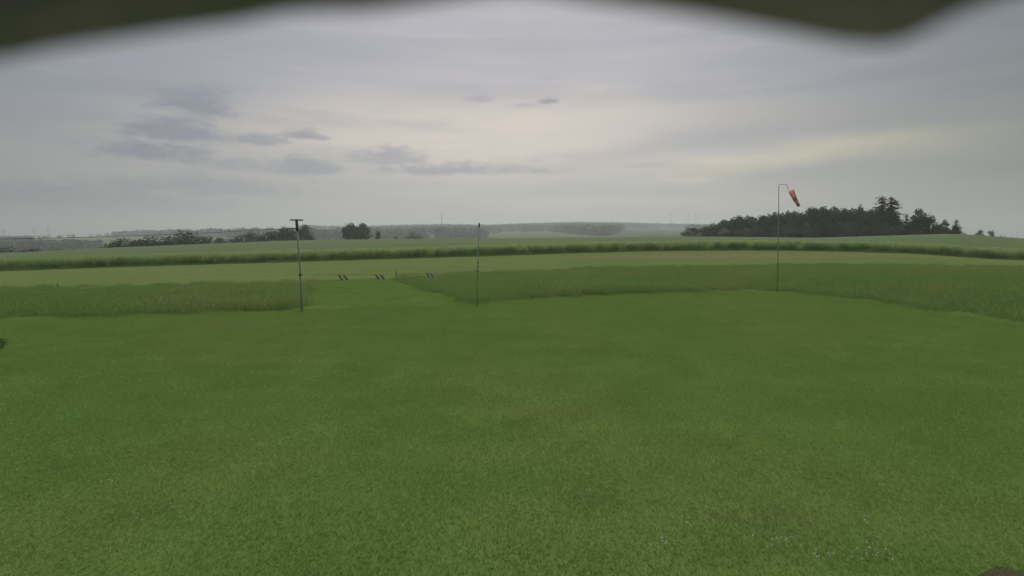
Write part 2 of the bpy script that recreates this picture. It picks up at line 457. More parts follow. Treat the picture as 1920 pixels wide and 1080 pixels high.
while x < 32:
    y = -1.0
    while y < 38:
        px_, py_ = x + R.uniform(-.12, .12), y + R.uniform(-.12, .12)
        r = math.hypot(px_, py_); az = math.atan2(px_, py_)
        if r < L1[0](az) + .3 and abs(az) < HALF and (Vector((px_, py_)) - SOIL.xy).length > .34:
            k = R.uniform(.85, 1.15)
            pts.append(((px_, py_, 0), (0, 0, R.uniform(0, 6.283)), (k, k, R.uniform(.85, 1.2) * (.9 if r < 9 else .9)), R.randrange(5)))
        y += 1.0
    x += 1.0
# the mown way through to the runway
PL0, PL1 = on_flat(563, 584).xy, on_flat(592, 529).xy       # left side of the way
PR0, PR1 = on_flat(886, 572).xy, on_flat(745, 524).xy       # right side
def side(p, a, b_): return (b_.x - a.x) * (p.y - a.y) - (b_.y - a.y) * (p.x - a.x)
def in_way(p): return side(p, PL0, PL1) < 0 and side(p, PR0, PR1) > 0
mown = []
tall = []
def region_points(lo, hi, step):
    n = int(70 / step)
    for i in range(-n, n):
        for j in range(0, n + 20):
            p = Vector((i * step + R.uniform(-.2, .2) * step, j * step + R.uniform(-.2, .2) * step))
            r = p.length; az = math.atan2(p.x, p.y)
            if abs(az) < HALF and lo(az) <= r <= hi(az): yield p, az, r
for p, az, r in region_points(lambda a: L1[0](a) - .2, lambda a: L2[0](a) + 1, 1.0):
    if in_way(p): mown.append((tuple(gp(az, r)), (0, 0, R.uniform(0, 6.28)), (1, 1, R.uniform(.75, 1.05)), R.randrange(5)))
# the way's own turf, a sheet just above the meadow ground
b = MB(); cs_ = []
for i in range(13):
    u = i / 12; row = []
    for q in range(9):
        v_ = q / 8; pl = PL0.lerp(PL1, u); pr = PR0.lerp(PR1, u); p = pl.lerp(pr, v_)
        az, r = math.atan2(p.x, p.y), p.length
        r0, r1 = L1[0](az), L2[0](az); r = r0 + (r1 - r0) * u
        row.append(gp(az, r, .006))
    cs_.append(row)
b.v = [tuple(p) for row in cs_ for p in row]
for i in range(12):
    for q in range(8): b.f.append((i * 9 + q, i * 9 + q + 1, (i + 1) * 9 + q + 1, (i + 1) * 9 + q)); b.mi.append(0)
tag(b.build('mown_path', M['lawn'], smooth_=True), kind='structure')
for p, az, r in region_points(lambda a: L1[0](a) + .35, lambda a: L2[0](a) + R.uniform(-1.5, 1.5), .8):
    if not in_way(p):
        u_ = (r - L1[0](az)) / (L2[0](az) - L1[0](az)); u_ *= 0 if side(p, PR0, PR1) < 0 and side(p, PR0 + Vector((1.6, 0)), PR1 + Vector((1.6, 0))) > 0 else 1; k = (1.18 - .7 * min(1, u_ * 1.4)) * (1 + .25 * math.sin(p.x * .35 + p.y * .21)) + R.uniform(-.12, .15)
        tall.append((tuple(gp(az, r)), (R.uniform(-.12, .12), R.uniform(-.12, .12), R.uniform(0, 6.28)), (1, 1, k), R.randrange(5)))
scatter('lawn_grass', lawn_p, pts + mown, 'short mown green grass of the club lawn in front of the meadow strip', 'grass')
for i in range(520):                       # weeds and grass along the foot of the crop
    az = math.radians(-61 + 122 * i / 520 + R.uniform(-.1, .1))
    for off in (-.2, -1.0):
        r = L3[0](az) + off + R.uniform(-.35, .3)
        tall.append((tuple(gp(az, r)), (0, 0, R.uniform(0, 6.28)), (1, 1, R.uniform(.6, 1.9) * (1 if off > -.5 else .6)), R.randrange(5)))
scatter('meadow_grass', tall_p, tall, 'unmown tall meadow grass with pale seed heads between lawn and runway', 'grass')
cr = []
for k, az in enumerate([math.radians(-62 + .72 * i) for i in range(173)]):
    r = L3[0](az) + .9; q = 0
    while r < L3[0](az) + 7:
        a2 = az + math.radians(R.uniform(-.3, .3)); rr = r + R.uniform(-.35, .35) - (R.uniform(0, .3) if q == 0 else 0)
        # extra plants within the arc as it widens
        cr.append((tuple(gp(a2, rr)), (0, 0, R.uniform(0, 6.28)), (1, 1, R.uniform(.9, 1.1)), R.randrange(4)))
        if R.random() < .8: cr.append((tuple(gp(a2 + math.radians(.36), rr + .4)), (0, 0, R.uniform(0, 6.28)), (1, 1, R.uniform(.88, 1.12)), R.randrange(4)))
        r += 1.1 + q * .045; q += 1
scatter('crop_plants', crop_p, cr, 'tall green crop stalks standing along the edge of the field', 'crop')

# bare soil in the near corner, clover heads in the lawn
b = MB(); n = 26
b.v.append((SOIL.x, SOIL.y, .012))
for k in range(n):
    a = k / n * 2 * math.pi; q = .36 * (1 + .2 * math.sin(3 * a) + .12 * math.sin(7 * a + 1)); b.v.append((SOIL.x + q * math.cos(a), SOIL.y + q * math.sin(a), .004))
for k in range(n): b.f.append((0, 1 + k, 1 + (k + 1) % n)); b.mi.append(0)
tag(b.build('bare_soil', M['soil'], smooth_=True), kind='structure')
b = MB()
def bloom(p, s):
    p = Vector(p); top = [p + Vector((s * math.cos(k * 1.2566) * q, s * math.sin(k * 1.2566) * q, z)) for q, z in ((.8, -s * .3), (.75, s * .5)) for k in range(5)]
    n = len(b.v); b.v += [tuple(t) for t in top] + [tuple(p + Vector((0, 0, s)))]
    for k in range(5):
        b.f += [(n + k, n + (k + 1) % 5, n + 5 + (k + 1) % 5, n + 5 + k), (n + 5 + k, n + 5 + (k + 1) % 5, n + 10)]; b.mi += [0, 0]
for cx, cy, sx, sy, n in [(1640, 1045, 50, 22, 22), (1545, 1053, 26, 14, 12), (1450, 1022, 30, 16, 10), (1250, 1030, 40, 20, 16), (1290, 990, 40, 16, 7), (1630, 985, 20, 8, 4), (1400, 975, 160, 50, 9),
                         (1130, 915, 60, 22, 9), (205, 905, 30, 10, 6), (600, 885, 30, 8, 4), (690, 928, 10, 4, 2), (880, 1040, 18, 8, 4), (960, 1055, 14, 6, 3), (280, 960, 60, 25, 5),
                         (620, 755, 40, 8, 4), (560, 825, 60, 12, 6), (440, 875, 120, 30, 6), (1000, 860, 200, 50, 8), (60, 885, 40, 20, 3), (50, 602, 20, 3, 4), (940, 740, 200, 30, 5), (1150, 655, 120, 10, 4)]:
    for _ in range(n):
        q = on_flat(R.gauss(cx, sx * .55), min(R.gauss(cy, sy * .55), 1090)); q.z = R.uniform(.05, .075)
        bloom(q, R.uniform(.005, .010))
tag(b.build('clover_flowers', M['petal']), 'tiny white clover heads sprinkled through the mown lawn', 'flowers', kind='stuff')

# ------------------------------------------------------------------ camera hood
prof = spline([(-500, 150), (-200, 130), (0, 112), (100, 92), (200, 77), (350, 55), (450, 42), (520, 28), (600, 21), (680, 20), (760, 11), (860, -3), (960, -14), (1050, -5), (1150, 9), (1250, 22), (1400, 46), (1500, 65), (1600, 82), (1660, 84), (1720, 66), (1780, 35), (1850, 8), (1900, -8), (2100, -34), (2400, -50)])
hood = empty('camera_hood', (0, 0, CAM_H))
tag(hood, 'dark blurred wavy lip of a weather hood hanging over the top of the view', 'hood')
DY = .15
cols = [-500 + 2900 * i / 90 for i in range(91)]
def hoodpt(px, py): q = at(px, py, 1.0); k = DY / q.y; return Vector((q.x * k, DY, (q.z - CAM_H) * k))
lipb, shell = MB(), MB()
rows = [[], [], [], []]
for px in cols:
    e = hoodpt(px, prof(px))
    rows[0].append(e + Vector((0, 0, 0))); rows[1].append(e + Vector((0, .004, .003))); rows[2].append(e + Vector((0, .004, .022))); rows[3].append(e + Vector((0, 0, .020)))
def strip(b, rs, closed=True):
    n = len(rs[0]); base = len(b.v)
    for r_ in rs: b.v += [tuple(p) for p in r_]
    m = len(rs)
    for j in range(m if closed else m - 1):
        k = (j + 1) % m
        for i in range(n - 1): b.f.append((base + j * n + i, base + j * n + i + 1, base + k * n + i + 1, base + k * n + i)); b.mi.append(0)
    for i in (0, n - 1): b.f.append(tuple(base + j * n + i for j in range(m))); b.mi.append(0)
strip(lipb, rows); lipb.build('lip', M['hood'], hood, True)
rs = [[], [], [], []]
for i, px in enumerate(cols):
    e = rows[3][i]; x = e.x
    rs[0].append(Vector((x, DY - .001, e.z - .003))); rs[1].append(Vector((x * .7, -.05, .075))); rs[2].append(Vector((x * .7, -.05, .079))); rs[3].append(Vector((x, DY - .001, e.z)))
strip(shell, rs); shell.build('shell', M['hood'], hood, True)

# ------------------------------------------------------------------ masts and windsock
def pole_frame(base_px, base_py):
    p = on_flat(base_px, base_py); return p, math.hypot(p.x, p.y)
pL, rL = pole_frame(566, 584); pC, rC = pole_frame(895, 574); pW, rW = pole_frame(1457, 547)
def hz(py, px, r): return CAM_H + ray(px, py)[1] * r
# left mast, T-shaped head
t = empty('net_mast', pL, -math.atan2(pL.x, pL.y))
tag(t, 'grey-green steel mast with a T-shaped bar on top left of the mown way', 'mast')
hL = hz(412, 557, rL)
lean = -.07
b = MB(); b.tube([(0, 0, 0), (lean * .3, 0, hL * .5), (lean, 0, hL - .42)], [.036, .033, .030], 10); b.build('pole', M['galv'], t, True)
b = MB(); b.tube([(lean, 0, hL - .44), (lean - .01, 0, hL - .03)], .055, 10); b.build('neck', M['dark'], t, True)
b = MB(); b.box((lean - .01, 0, hL - .012), (.50, .10, .05)); b.build('crossbar', M['dark'], t)
b = MB(); b.tube([(lean - .02, 0, hL - .36), (lean - .26, 0, hL - .33)], .014, 6); b.build('side_arm', M['dark'], t)
zr = hz(515, 563, rL)
b = MB(); b.tube([(-.02, 0, zr - .035), (-.02, 0, zr + .035)], .06, 8); b.build('clamp', M['dark'], t)
# centre mast
t2 = empty('thin_mast', pC, -math.atan2(pC.x, pC.y))
tag(t2, 'thin dark mast with small clamps at the right corner of the mown way', 'mast')
hC = hz(418, 900, rC); dx = .10
b = MB(); b.tube([(0, 0, 0), (dx * .2, 0, hC * .4), (dx, 0, hC - .15)], [.023, .021, .018], 8); b.build('pole', M['galv'], t2, True)
b = MB(); b.tube([(dx, 0, hC - .17), (dx, 0, hC)], .034, 8); b.build('cap', M['dark'], t2)
for py, wd in ((474, .035), (492, .032), (500, .034), (508, .05), (520, .03)):
    z = hz(py, 898, rC); q = MB(); q.tube([(dx * z / hC * .8, 0, z - .03), (dx * z / hC * .8, 0, z + .03)], wd, 8); q.build('clamp', M['white'] if py == 474 else M['dark'], t2)
zr2 = hz(508, 893, rC)
q = MB(); q.tube([(.02, 0, zr2), (-.10, 0, zr2 + .01)], .012, 6); q.build('hook', M['dark'], t2)
# rope between them
def sag(a, b_, s, n=24): return [a.lerp(b_, i / n) - Vector((0, 0, s * 4 * (i / n) * (1 - i / n))) for i in range(n + 1)]
rope = sag(Vector((pL.x, pL.y, zr)), Vector((pC.x, pC.y, zr2)), .06)
b = MB(); b.tube(rope, .0065, 5)
tag(b.build('rope', M['rope']), 'thin pale rope strung between the left mast and the thin centre mast', 'rope')
b = MB(); b.tube(sag(at(-260, 449, 26), Vector((pL.x, pL.y, 0)) + Vector((-.24, -.12, hL - .33)), .13), .007, 5)
tag(b.build('wire', M['wire']), 'thin dark wire running from the mast head out past the left edge', 'wire')
def board(px, ytop, wpx, hpx, label, tilt):
    # position along the rope
    az = ray(px, ytop)[0]
    best = min(rope, key=lambda p: abs(math.atan2(p.x, p.y) - az))
    i = rope.index(best); nb = rope[i + 1] if math.atan2(best.x, best.y) < az else rope[i - 1]
    a0, a1 = math.atan2(best.x, best.y), math.atan2(nb.x, nb.y); f = (az - a0) / (a1 - a0)
    p = best.lerp(nb, f); r = math.hypot(p.x, p.y); s = r / F_PX
    t = empty('warning_board', p, -az); t.rotation_euler = (0, tilt, -az)
    tag(t, label, 'board', 'striped boards hanging from the rope')
    W, H = wpx * s, hpx * s
    # diagonal stripes, each its own slanted piece
    n = 4; sh = H * .75; cut = [0, .2, .58, .8, 1.0]
    for k in range(n):
        x0 = -W / 2 + (W - sh) * cut[k]; x1 = -W / 2 + (W - sh) * cut[k + 1]
        q = MB(); d = .006 if k % 2 else .008
        A = [(x0, 0), (x1, 0), (x1 + sh, -H), (x0 + sh, -H)]
        z0 = -.02
        top = [Vector((x, -d, z + z0)) for x, z in A]; bot = [Vector((x, d, z + z0)) for x, z in A]
        q.face(top[::-1]); q.face(bot)
        for j in range(4): q.face([top[j], top[(j + 1) % 4], bot[(j + 1) % 4], bot[j]])
        q.build('stripe', M['cream'] if k % 2 else M['red'], t)
    for x in (-W * .35, W * .1):
        q = MB(); q.tube([(x, 0, -.03), (x, 0, .012)], .006, 5); q.build('hanger', M['dark'], t)
board(645, 515, 22, 9, 'dull red and cream slanted board on the rope, nearest the left mast', .05)
board(714, 515, 22, 9, 'red and cream slanted board on the rope between its two neighbours', .03)
board(808, 511, 18, 7.5, 'brightest cream striped board on the rope, nearest the centre mast', .10)
p = Vector(rope[0]).lerp(Vector(rope[-1]), 0.028)
b = MB(); b.box((0, 0, 0), (.17, .02, .045)); o = b.build('rope_tag', M['white']); o.location = p + Vector((.02, -.02, -.01)); tag(o, 'small white tag on the rope right beside the left mast', 'tag')
# windsock
t3 = empty('windsock', pW, -math.atan2(pW.x, pW.y))
tag(t3, 'red and white windsock hanging half limp from a tall thin bent pole', 'windsock')
hW = hz(346, 1462, rW); s = rW / F_PX * 1.08
bx = -.14
b = MB(); b.tube([(0, 0, 0), (bx * .3, 0, hW * .5), (bx, 0, hW - .04), (bx + .03, 0, hW)], [.026, .022, .016, .013], 8); b.build('pole', M['galv'], t3, True)
b = MB(); b.tube([(bx + .02, 0, hW), (bx + .37, 0, hW), (bx + .40, 0, hW - .03), (bx + .46, 0, hW - .28)], .013, 6); b.build('arm', M['galv'], t3, True)
A = Vector((bx + .62, 0, hW - .36)); Bp = Vector((bx + 1.04, .05, hW - 1.20))
d = (Bp - A).normalized(); xa = d.cross(Vector((0, 1, 0))).normalized(); ya = d.cross(xa)
b = MB(); ringp = [A + (xa * math.cos(k / 14 * 6.2832) + ya * math.sin(k / 14 * 6.2832)) * .145 for k in range(15)]
b.tube(ringp, .008, 5, cap=False); b.build('mouth_ring', M['dark'], t3)
b = MB()
for k in (3, 10): b.tube([Vector((bx + .46, 0, hW - .28)), ringp[k]], .004, 4)
b.tube([Vector((bx + .46, 0, hW - .28)), A - xa * .145], .004, 4); b.build('bridle', M['dark'], t3)
for k in range(5):
    q = MB(); rr = []
    for u in (k / 5, (k + .5) / 5, (k + 1) / 5):
        c = A.lerp(Bp, u) + Vector((0, 0, -.05 * math.sin(u * 3.1))); rad = .145 - .065 * u
        rr.append([c + xa * math.cos(a / 16 * 6.2832) * rad * (1 - .12 * u) + ya * math.sin(a / 16 * 6.2832) * rad * (.95 + .05 * math.sin(a * 2 + k)) for a in range(17)])
    n = 17; q.v = [tuple(p) for r_ in rr for p in r_]
    for j in range(2):
        for i in range(16): q.f.append((j * n + i, j * n + i + 1, (j + 1) * n + i + 1, (j + 1) * n + i)); q.mi.append(0)
    q.build('band', M['sockwhite'] if k % 2 else M['sockred'], t3, True)
# small stakes and the white marker
def stake(px, ytop, ybase, r, label, wd=.03):
    az = ray(px, ybase)[0]; base = gp(az, r); h = CAM_H + ray(px, ytop)[1] * r - base.z
    t = empty('stake', base, -az); tag(t, label, 'post', 'short stakes at the runway edge')
    q = MB(); q.tube([(0, 0, 0), (.01, 0, h)], [wd, wd * .85], 6); q.build('post', M['dark'], t)
    q = MB(); q.tube([(.008, 0, h * .55), (.008, 0, h * .66)], wd * 1.7, 6); q.build('insulator', M['dark'], t)
stake(743, 508, 523, 42.6, 'short dark stake at the far corner of the mown way beyond the rope')
stake(109, 530, 543, 43.0, 'short dark stake standing alone far left at the meadow and runway edge', .022)
p = on_flat(1430, 544); q = MB()
q.box((0, 0, .05), (.16, .12, .10), Matrix.Rotation(.3, 3, 'Z')); q.tube([(0, 0, .1), (.01, 0, .15)], [.06, .03], 6)
o = q.build('marker_stone', M['white']); o.location = p; tag(o, 'small white marker lump at the grass edge left of the windsock pole', 'marker')

# ------------------------------------------------------------------ trees
def crown_blob(name, seed, lobes, n, leaf, m):
    rr = random.Random(seed); b = MB()
    tot = sum(l[3] ** 1.6 for l in lobes)
    for (lx, ly, lz, lr, sq) in lobes:
        k = int(n * lr ** 1.6 / tot)
        for _ in range(k):
            d = Vector((rr.gauss(0, 1), rr.gauss(0, 1), rr.gauss(0, 1))).normalized()
            q = lr * (rr.random() ** .33) * (1 + .22 * math.sin(d.x * 5 + seed) * math.cos(d.z * 6 + lx))
            p = Vector((lx + d.x * q, ly + d.y * q, lz + d.z * q * sq))
            if p.z < .15: p.z = .15 + rr.random() * .3
            u = Vector((rr.gauss(0, 1), rr.gauss(0, 1), rr.gauss(0, .7))).normalized(); v = u.orthogonal().normalized()
            s = leaf * rr.uniform(.5, 1.2)
            b.face([p - u * s - v * s * .5, p + u * s * .8 - v * s * .6, p + u * s + v * s * .5, p - u * s * .7 + v * s * .6])
    return b.mesh(name, m)
def trunk_mesh(seed, h, rad, limbs=5):
    rr = random.Random(seed); b = MB()
    b.tube([(0, 0, -.6), (rr.uniform(-.1, .1), 0, h * .35), (rr.uniform(-.2, .2), .1, h * .75)], [rad * 1.3, rad, rad * .4], 7)
    for k in range(limbs):
        a = rr.uniform(0, 6.28); z = h * rr.uniform(.25, .55); q = h * rr.uniform(.18, .3)
        b.tube([(0, 0, z), (math.cos(a) * q * .6, math.sin(a) * q * .6, z + q * .6), (math.cos(a) * q, math.sin(a) * q, z + q * 1.3)], [rad * .5, rad * .3, rad * .12], 5)
    return b.mesh('trunk', M['bark'])
# all prototypes are about 10 m tall and 9 m wide
def lobes_round(seed, low=1.2):
    rr = random.Random(seed); L = [(0, 0, 5.2, 3.7, 1.15)]
    for k in range(7):
        a = k * 2.4 + rr.random(); q = rr.uniform(1.6, 2.9); z = rr.uniform(low + 1.3, 7.6)
        q *= 1.25 if z < 6 else .8
        L.append((math.cos(a) * q, math.sin(a) * q, z, rr.uniform(1.3, 2.1), .85))
    L.append((rr.uniform(-1, 1), 0, 8.4, 1.5, .9)); L.append((0, 0, low + 1.0, 2.6, .6)); return L
def lobes_bush(seed):
    rr = random.Random(seed); L = [(0, 0, 3.4, 3.4, 1.0)]
    for k in range(6):
        a = k * 2.4 + rr.random(); q = rr.uniform(1.6, 3.0)
        L.append((math.cos(a) * q, math.sin(a) * q, rr.uniform(1.6, 6.0), rr.uniform(1.5, 2.4), 1.0))
    L.append((0, 0, 7.6, 1.9, 1)); return L
def lobes_gappy(seed):
    rr = random.Random(seed); L = [(0, 0, 2.6, 2.6, .9), (0, 0, 4.6, 1.9, 1.1), (.3, 0, 6.6, 1.5, 1.1), (0, 0, 8.5, 1.0, 1.2)]
    for k in range(11):
        a = k * 2.4 + rr.random(); z = 2 + 7 * k / 11 + rr.uniform(-.4, .4); q = rr.uniform(1.5, 2.7) * (1.15 - (z / 11) ** 1.5)
        L.append((math.cos(a) * q, math.sin(a) * q, z, rr.uniform(.75, 1.2), .8))
    return L
def spruce(name, seed, n=26, ragged=.25, wide=1.9):
    rr = random.Random(seed); b = MB()
    for k in range(n):
        z = .8 + 9.0 * k / n; rad = wide * (1 - (z / 10.1)) ** .55 * rr.uniform(1 - ragged, 1 + ragged) + .12
        m = max(7, int(20 * (1 - z / 12)))
        for j in range(m):
            a = rr.uniform(0, 6.28); q = rad * rr.uniform(.65, 1.1); dr = q * .35
            steps = max(2, int(q / .33))
            for i in range(steps):
                u = (i + .7) / steps; p = Vector((math.cos(a) * q * u, math.sin(a) * q * u, z - dr * u + .12 * rr.random()))
                t = Vector((math.cos(a), math.sin(a), -.35)).normalized(); w_ = Vector((-math.sin(a), math.cos(a), rr.uniform(-.3, .3)))
                s = .36 * rr.uniform(.6, 1.2)
                b.face([p - t * s - w_ * s * .5, p - w_ * s * .6 + t * s * .2, p + t * s * 1.2, p + w_ * s * .6])
    b.face([(-.1, 0, 9.4), (.1, 0, 9.4), (0, 0, 10.1)])
    return b.mesh(name, M['needle'])
PR = {}
PR['round'] = [(crown_blob('crown', 10 + k, lobes_round(k), 2600, .27, M['leaf']), trunk_mesh(k, 8.5, .28)) for k in range(4)]
PR['full'] = [(crown_blob('crown', 30 + k, lobes_round(20 + k, .3), 2600, .28, M['leaf']), trunk_mesh(40 + k, 8, .25)) for k in range(5)]
PR['bush'] = [(crown_blob('crown', 50 + k, lobes_bush(k), 1800, .28, M['leaf']), trunk_mesh(60 + k, 6, .2)) for k in range(4)]
PR['gappy'] = [(crown_blob('crown', 70 + k, lobes_gappy(k), 1500, .24, M['leaf']), trunk_mesh(80 + k, 9.5, .2, 9)) for k in range(4)]
def ctrunk(seed):
    b = MB(); b.tube([(0, 0, -.6), (0, 0, 5), (0, 0, 9.6)], [.26, .16, .03], 7); return b.mesh('trunk', M['bark'])
PR['spruce'] = [(spruce('crown', 90 + k), ctrunk(k)) for k in range(3)]
PR['larch'] = [(spruce('crown', 95 + k, 34, .35, 2.3), ctrunk(k)) for k in range(2)]
count = {}
def tree(px, ytop, wpx, r, kind, label, cat='tree', group=None, name=None):
    az, s = ray(px, ytop); base = gp(az, r); h = CAM_H + s * r - base.z
    k = count.get(kind, 0); count[kind] = k + 1
    cm, tm = PR[kind][k % len(PR[kind])]
    wid = wpx / F_PX * r * .93
    nat = {'round': 9.6, 'full': 9.4, 'bush': 9.6, 'gappy': 7.2, 'spruce': 3.4, 'larch': 2.9}[kind]
    nm = name or {'spruce': 'spruce_tree', 'larch': 'spruce_tree', 'bush': 'bush'}.get(kind, 'broadleaf_tree')
    t = empty(nm, base, R.uniform(0, 6.28)); hh = h / {'bush': 9.5}.get(kind, 9.9)
    t.scale = (wid / nat, wid / nat, hh)
    for n2, me in (('crown', cm), ('trunk', tm)):
        o = bpy.data.objects.new(n2, me); C.objects.link(o); o.parent = t
    return tag(t, label, cat, group)
# hedgerow behind the crop, from the left
G = 'bushes and trees along the far left edge of the crop field'
for px, yt, wp, r, kd, lb in [
    (8, 462, 60, 330, 'bush', 'dark low bush beyond the crop, cut by the left picture edge'),
    (60, 465, 46, 330, 'bush', 'low dark bush in front of the blue-grey strip of forest at far left'),
    (105, 463, 50, 335, 'bush', 'flat low bush rising just above the crop right of the far left bushes'),
    (226, 446, 54, 330, 'bush', 'grey-green bush, leftmost of the row of hedgerow bushes'),
    (283, 442, 58, 330, 'bush', 'rounded hedgerow bush just left of the tall domed one'),
    (348, 431, 78, 330, 'bush', 'tall domed hedgerow bush, highest of those left of the mast'),
    (382, 445, 40, 332, 'bush', 'low shoulder bush on the right flank of the domed hedgerow bush'),
    (256, 452, 50, 328, 'bush', 'low bushy skirt between the two leftmost hedgerow bushes'),
    (318, 450, 50, 328, 'bush', 'low bushy skirt at the left foot of the tall domed bush'),
    (490, 445, 70, 330, 'bush', 'low dark skirt under the trees left of the T-shaped mast'),
    (545, 444, 70, 328, 'bush', 'low dark skirt under the trees around the T-shaped mast'),
    (413, 445, 34, 340, 'bush', 'small separate bush in the hedgerow gap'),
    (448, 441, 34, 340, 'bush', 'small dark bush at the left end of the long hedge by the mast'),
    (474, 432, 46, 335, 'full', 'bushy tree with pale top at the left of the hedge by the mast'),
    (505, 433, 46, 335, 'full', 'bushy tree in the middle of the hedge left of the mast'),
    (537, 425, 52, 335, 'full', 'bushy tree directly left of the T-shaped mast'),
    (573, 421, 30, 330, 'full', 'narrow steep-sided tree directly right of the T-shaped mast')]:
    tree(px, yt, wp * 1.22, r, kd, lb, 'bush' if kd == 'bush' else 'tree', G)
tree(655, 416, 42, 340, 'round', 'big round tree, left one of the pair right of the mast')
tree(680, 417, 46, 342, 'round', 'big round tree, right one of the pair right of the mast')
tree(668, 426, 56, 338, 'full', 'lower bushy tree filling the foot of the round pair')
tree(708, 431, 15, 360, 'full', 'small narrow tree just right of the round pair')
tree(775, 434, 50, 350, 'bush', 'wide low grey-green bush alone between the round pair and the radio mast', 'bush')
tree(742, 443, 18, 380, 'bush', 'tiny bush at the left foot of the wide low bush', 'bush')
# the wood on the right
wood = spline([(1282, 435), (1300, 428), (1335, 418), (1370, 408), (1400, 403), (1440, 401), (1470, 396), (1505, 393), (1525, 384), (1555, 386), (1590, 388), (1620, 388), (1650, 390), (1680, 400)])
WG = 'broadleaf trees packed in the dark wood on the right'
WL = 'dark green broadleaf tree packed among others in the wood on the right'
ORD = ['first', 'second', 'third', 'fourth', 'fifth', 'sixth', 'seventh', 'eighth', 'ninth', 'tenth', 'eleventh', 'twelfth', 'thirteenth', 'fourteenth', 'fifteenth', 'sixteenth', 'seventeenth', 'eighteenth', 'nineteenth', 'twentieth']
ORD += ['twenty-' + q for q in ORD[:9]] + ['thirtieth'] + ['thirty-' + q for q in ORD[:9]] + ['fortieth'] + ['forty-' + q for q in ORD[:9]]
px = 1290; k = 0
while px < 1690:
    tree(px, wood(px) + R.uniform(-1, 6), R.uniform(30, 44), 282 + R.uniform(-3, 3), 'full', 'dark leafy tree in the front rank of the right wood, %s from its left end' % ORD[k], group=WG); px += R.uniform(12, 16); k += 1
px = 1296
while px < 1685:
    where = 'left of the windsock pole' if px < 1450 else 'below the windsock' if px < 1545 else 'left of the tall conifers'
    tree(px, wood(px) + R.uniform(-3, 5), R.uniform(34, 48), 300 + R.uniform(-3, 3), 'full', 'dark tree top behind the front rank of the wood, ' + where, group='rear trees of the wood ' + where); px += R.uniform(18, 26)
px = 1286; k = 0
while px < 1800:
    yt = wood(px) * .45 + 442 * .55 if px < 1690 else 426
    tree(px, yt + R.uniform(-3, 5), R.uniform(26, 36), 274 + R.uniform(-2, 2), 'bush', 'low dark bush along the foot of the right wood, %s from the left' % ORD[k], 'bush', 'bushes along the front edge of the wood'); px += R.uniform(12, 17); k += 1
tree(1615, 378, 17, 285, 'gappy', 'thin open-crowned tree poking above the wood left of the tall conifers')
tree(1655, 366, 34, 284, 'larch', 'tallest conifer of the wood, left one of the pair')
tree(1671, 368, 38, 286, 'larch', 'tall conifer of the wood, right one of the pair')
tree(1666, 395, 44, 280, 'full', 'dark bushy tree at the foot of the tall conifer pair')
tree(1700, 400, 22, 278, 'spruce', 'narrow tree just right of the gap beside the tall conifers')
tree(1724, 389, 44, 280, 'gappy', 'ragged broadleaf tree standing right of the gap beside the tall conifers')
tree(1726, 402, 50, 276, 'full', 'dense dark tree under the ragged crown right of the gap')
tree(1744, 402, 26, 282, 'gappy', 'short uneven tree on the right shoulder of the ragged broadleaf')
tree(1757, 415, 16, 279, 'spruce', 'small spruce with a pointed top among the low right end of the wood')
tree(1771, 409, 22, 279, 'gappy', 'small tree with a knobbed top near the right end of the wood')
tree(1763, 420, 34, 275, 'full', 'low bushy tree near the right end of the wood')
tree(1793, 411, 22, 276, 'spruce', 'last small spruce at the right end of the wood')
tree(1794, 420, 24, 274, 'gappy', 'low ragged bush beneath the last small spruce')
tree(1838, 430, 22, 330, 'gappy', 'tiny tree alone on the skyline right of the wood, left of two')
tree(1860, 431, 20, 330, 'gappy', 'tiny rounded tree alone on the skyline, far right of two')
for px in (1876, 1884, 1896, 1908): tree(px, 441 + (px - 1876) * .1, 8, 330, 'bush', 'tiny bush dot on the far right skyline', 'bush', 'bush dots on the far right skyline')
# a shrub that just enters at the left edge
PR['near'] = [(crown_blob('crown', 123, [(0, 0, 2.6, 2.8, 1.0), (1.4, 1, 4.5, 2.2, 1), (-1.2, .5, 5.5, 2.5, 1), (0, -1, 7.5, 2, .9)], 7000, .12, M['leaf']), trunk_mesh(124, 7, .2, 8))]
def near_shrub():
    p = on_flat(-30, 668); az = math.atan2(p.x, p.y); t = empty('shrub', p); t.scale = (.12, .12, .07)
    for n2, me in zip(('crown', 'stem'), PR['near'][0]):
        o = bpy.data.objects.new(n2, me); C.objects.link(o); o.parent = t
    tag(t, 'small dark shrub at the left picture edge where lawn meets meadow', 'shrub')
near_shrub()

# ------------------------------------------------------------------ far land
def crown_low(seed):
    rr = random.Random(seed); b = MB()
    for _ in range(46):
        d = Vector((rr.gauss(0, 1), rr.gauss(0, 1), rr.gauss(0, 1))).normalized()
        p = Vector((d.x * 4.6, d.y * 4.6, 6 + d.z * 5.2)); u = Vector((rr.gauss(0, 1), rr.gauss(0, 1), rr.gauss(0, 1))).normalized(); v = u.orthogonal().normalized(); s = rr.uniform(1.4, 2.4)
        b.face([p - u * s, p - v * s * .7, p + u * s, p + v * s * .7])
    return b.mesh('forest_crown', M['forest'])
fp = [crown_low(k) for k in range(5)]
ridge = spline(RIDGE)
def screen_y(az, r, z):
    # row of a world point
    x, y, zz = r * math.sin(az), r * math.cos(az), z - CAM_H
    c, s = math.cos(PITCH), math.sin(PITCH)
    d = y * c - zz * s; u = y * s + zz * c
    return 540 - u / d * F_PX, 960 + x / d * F_PX
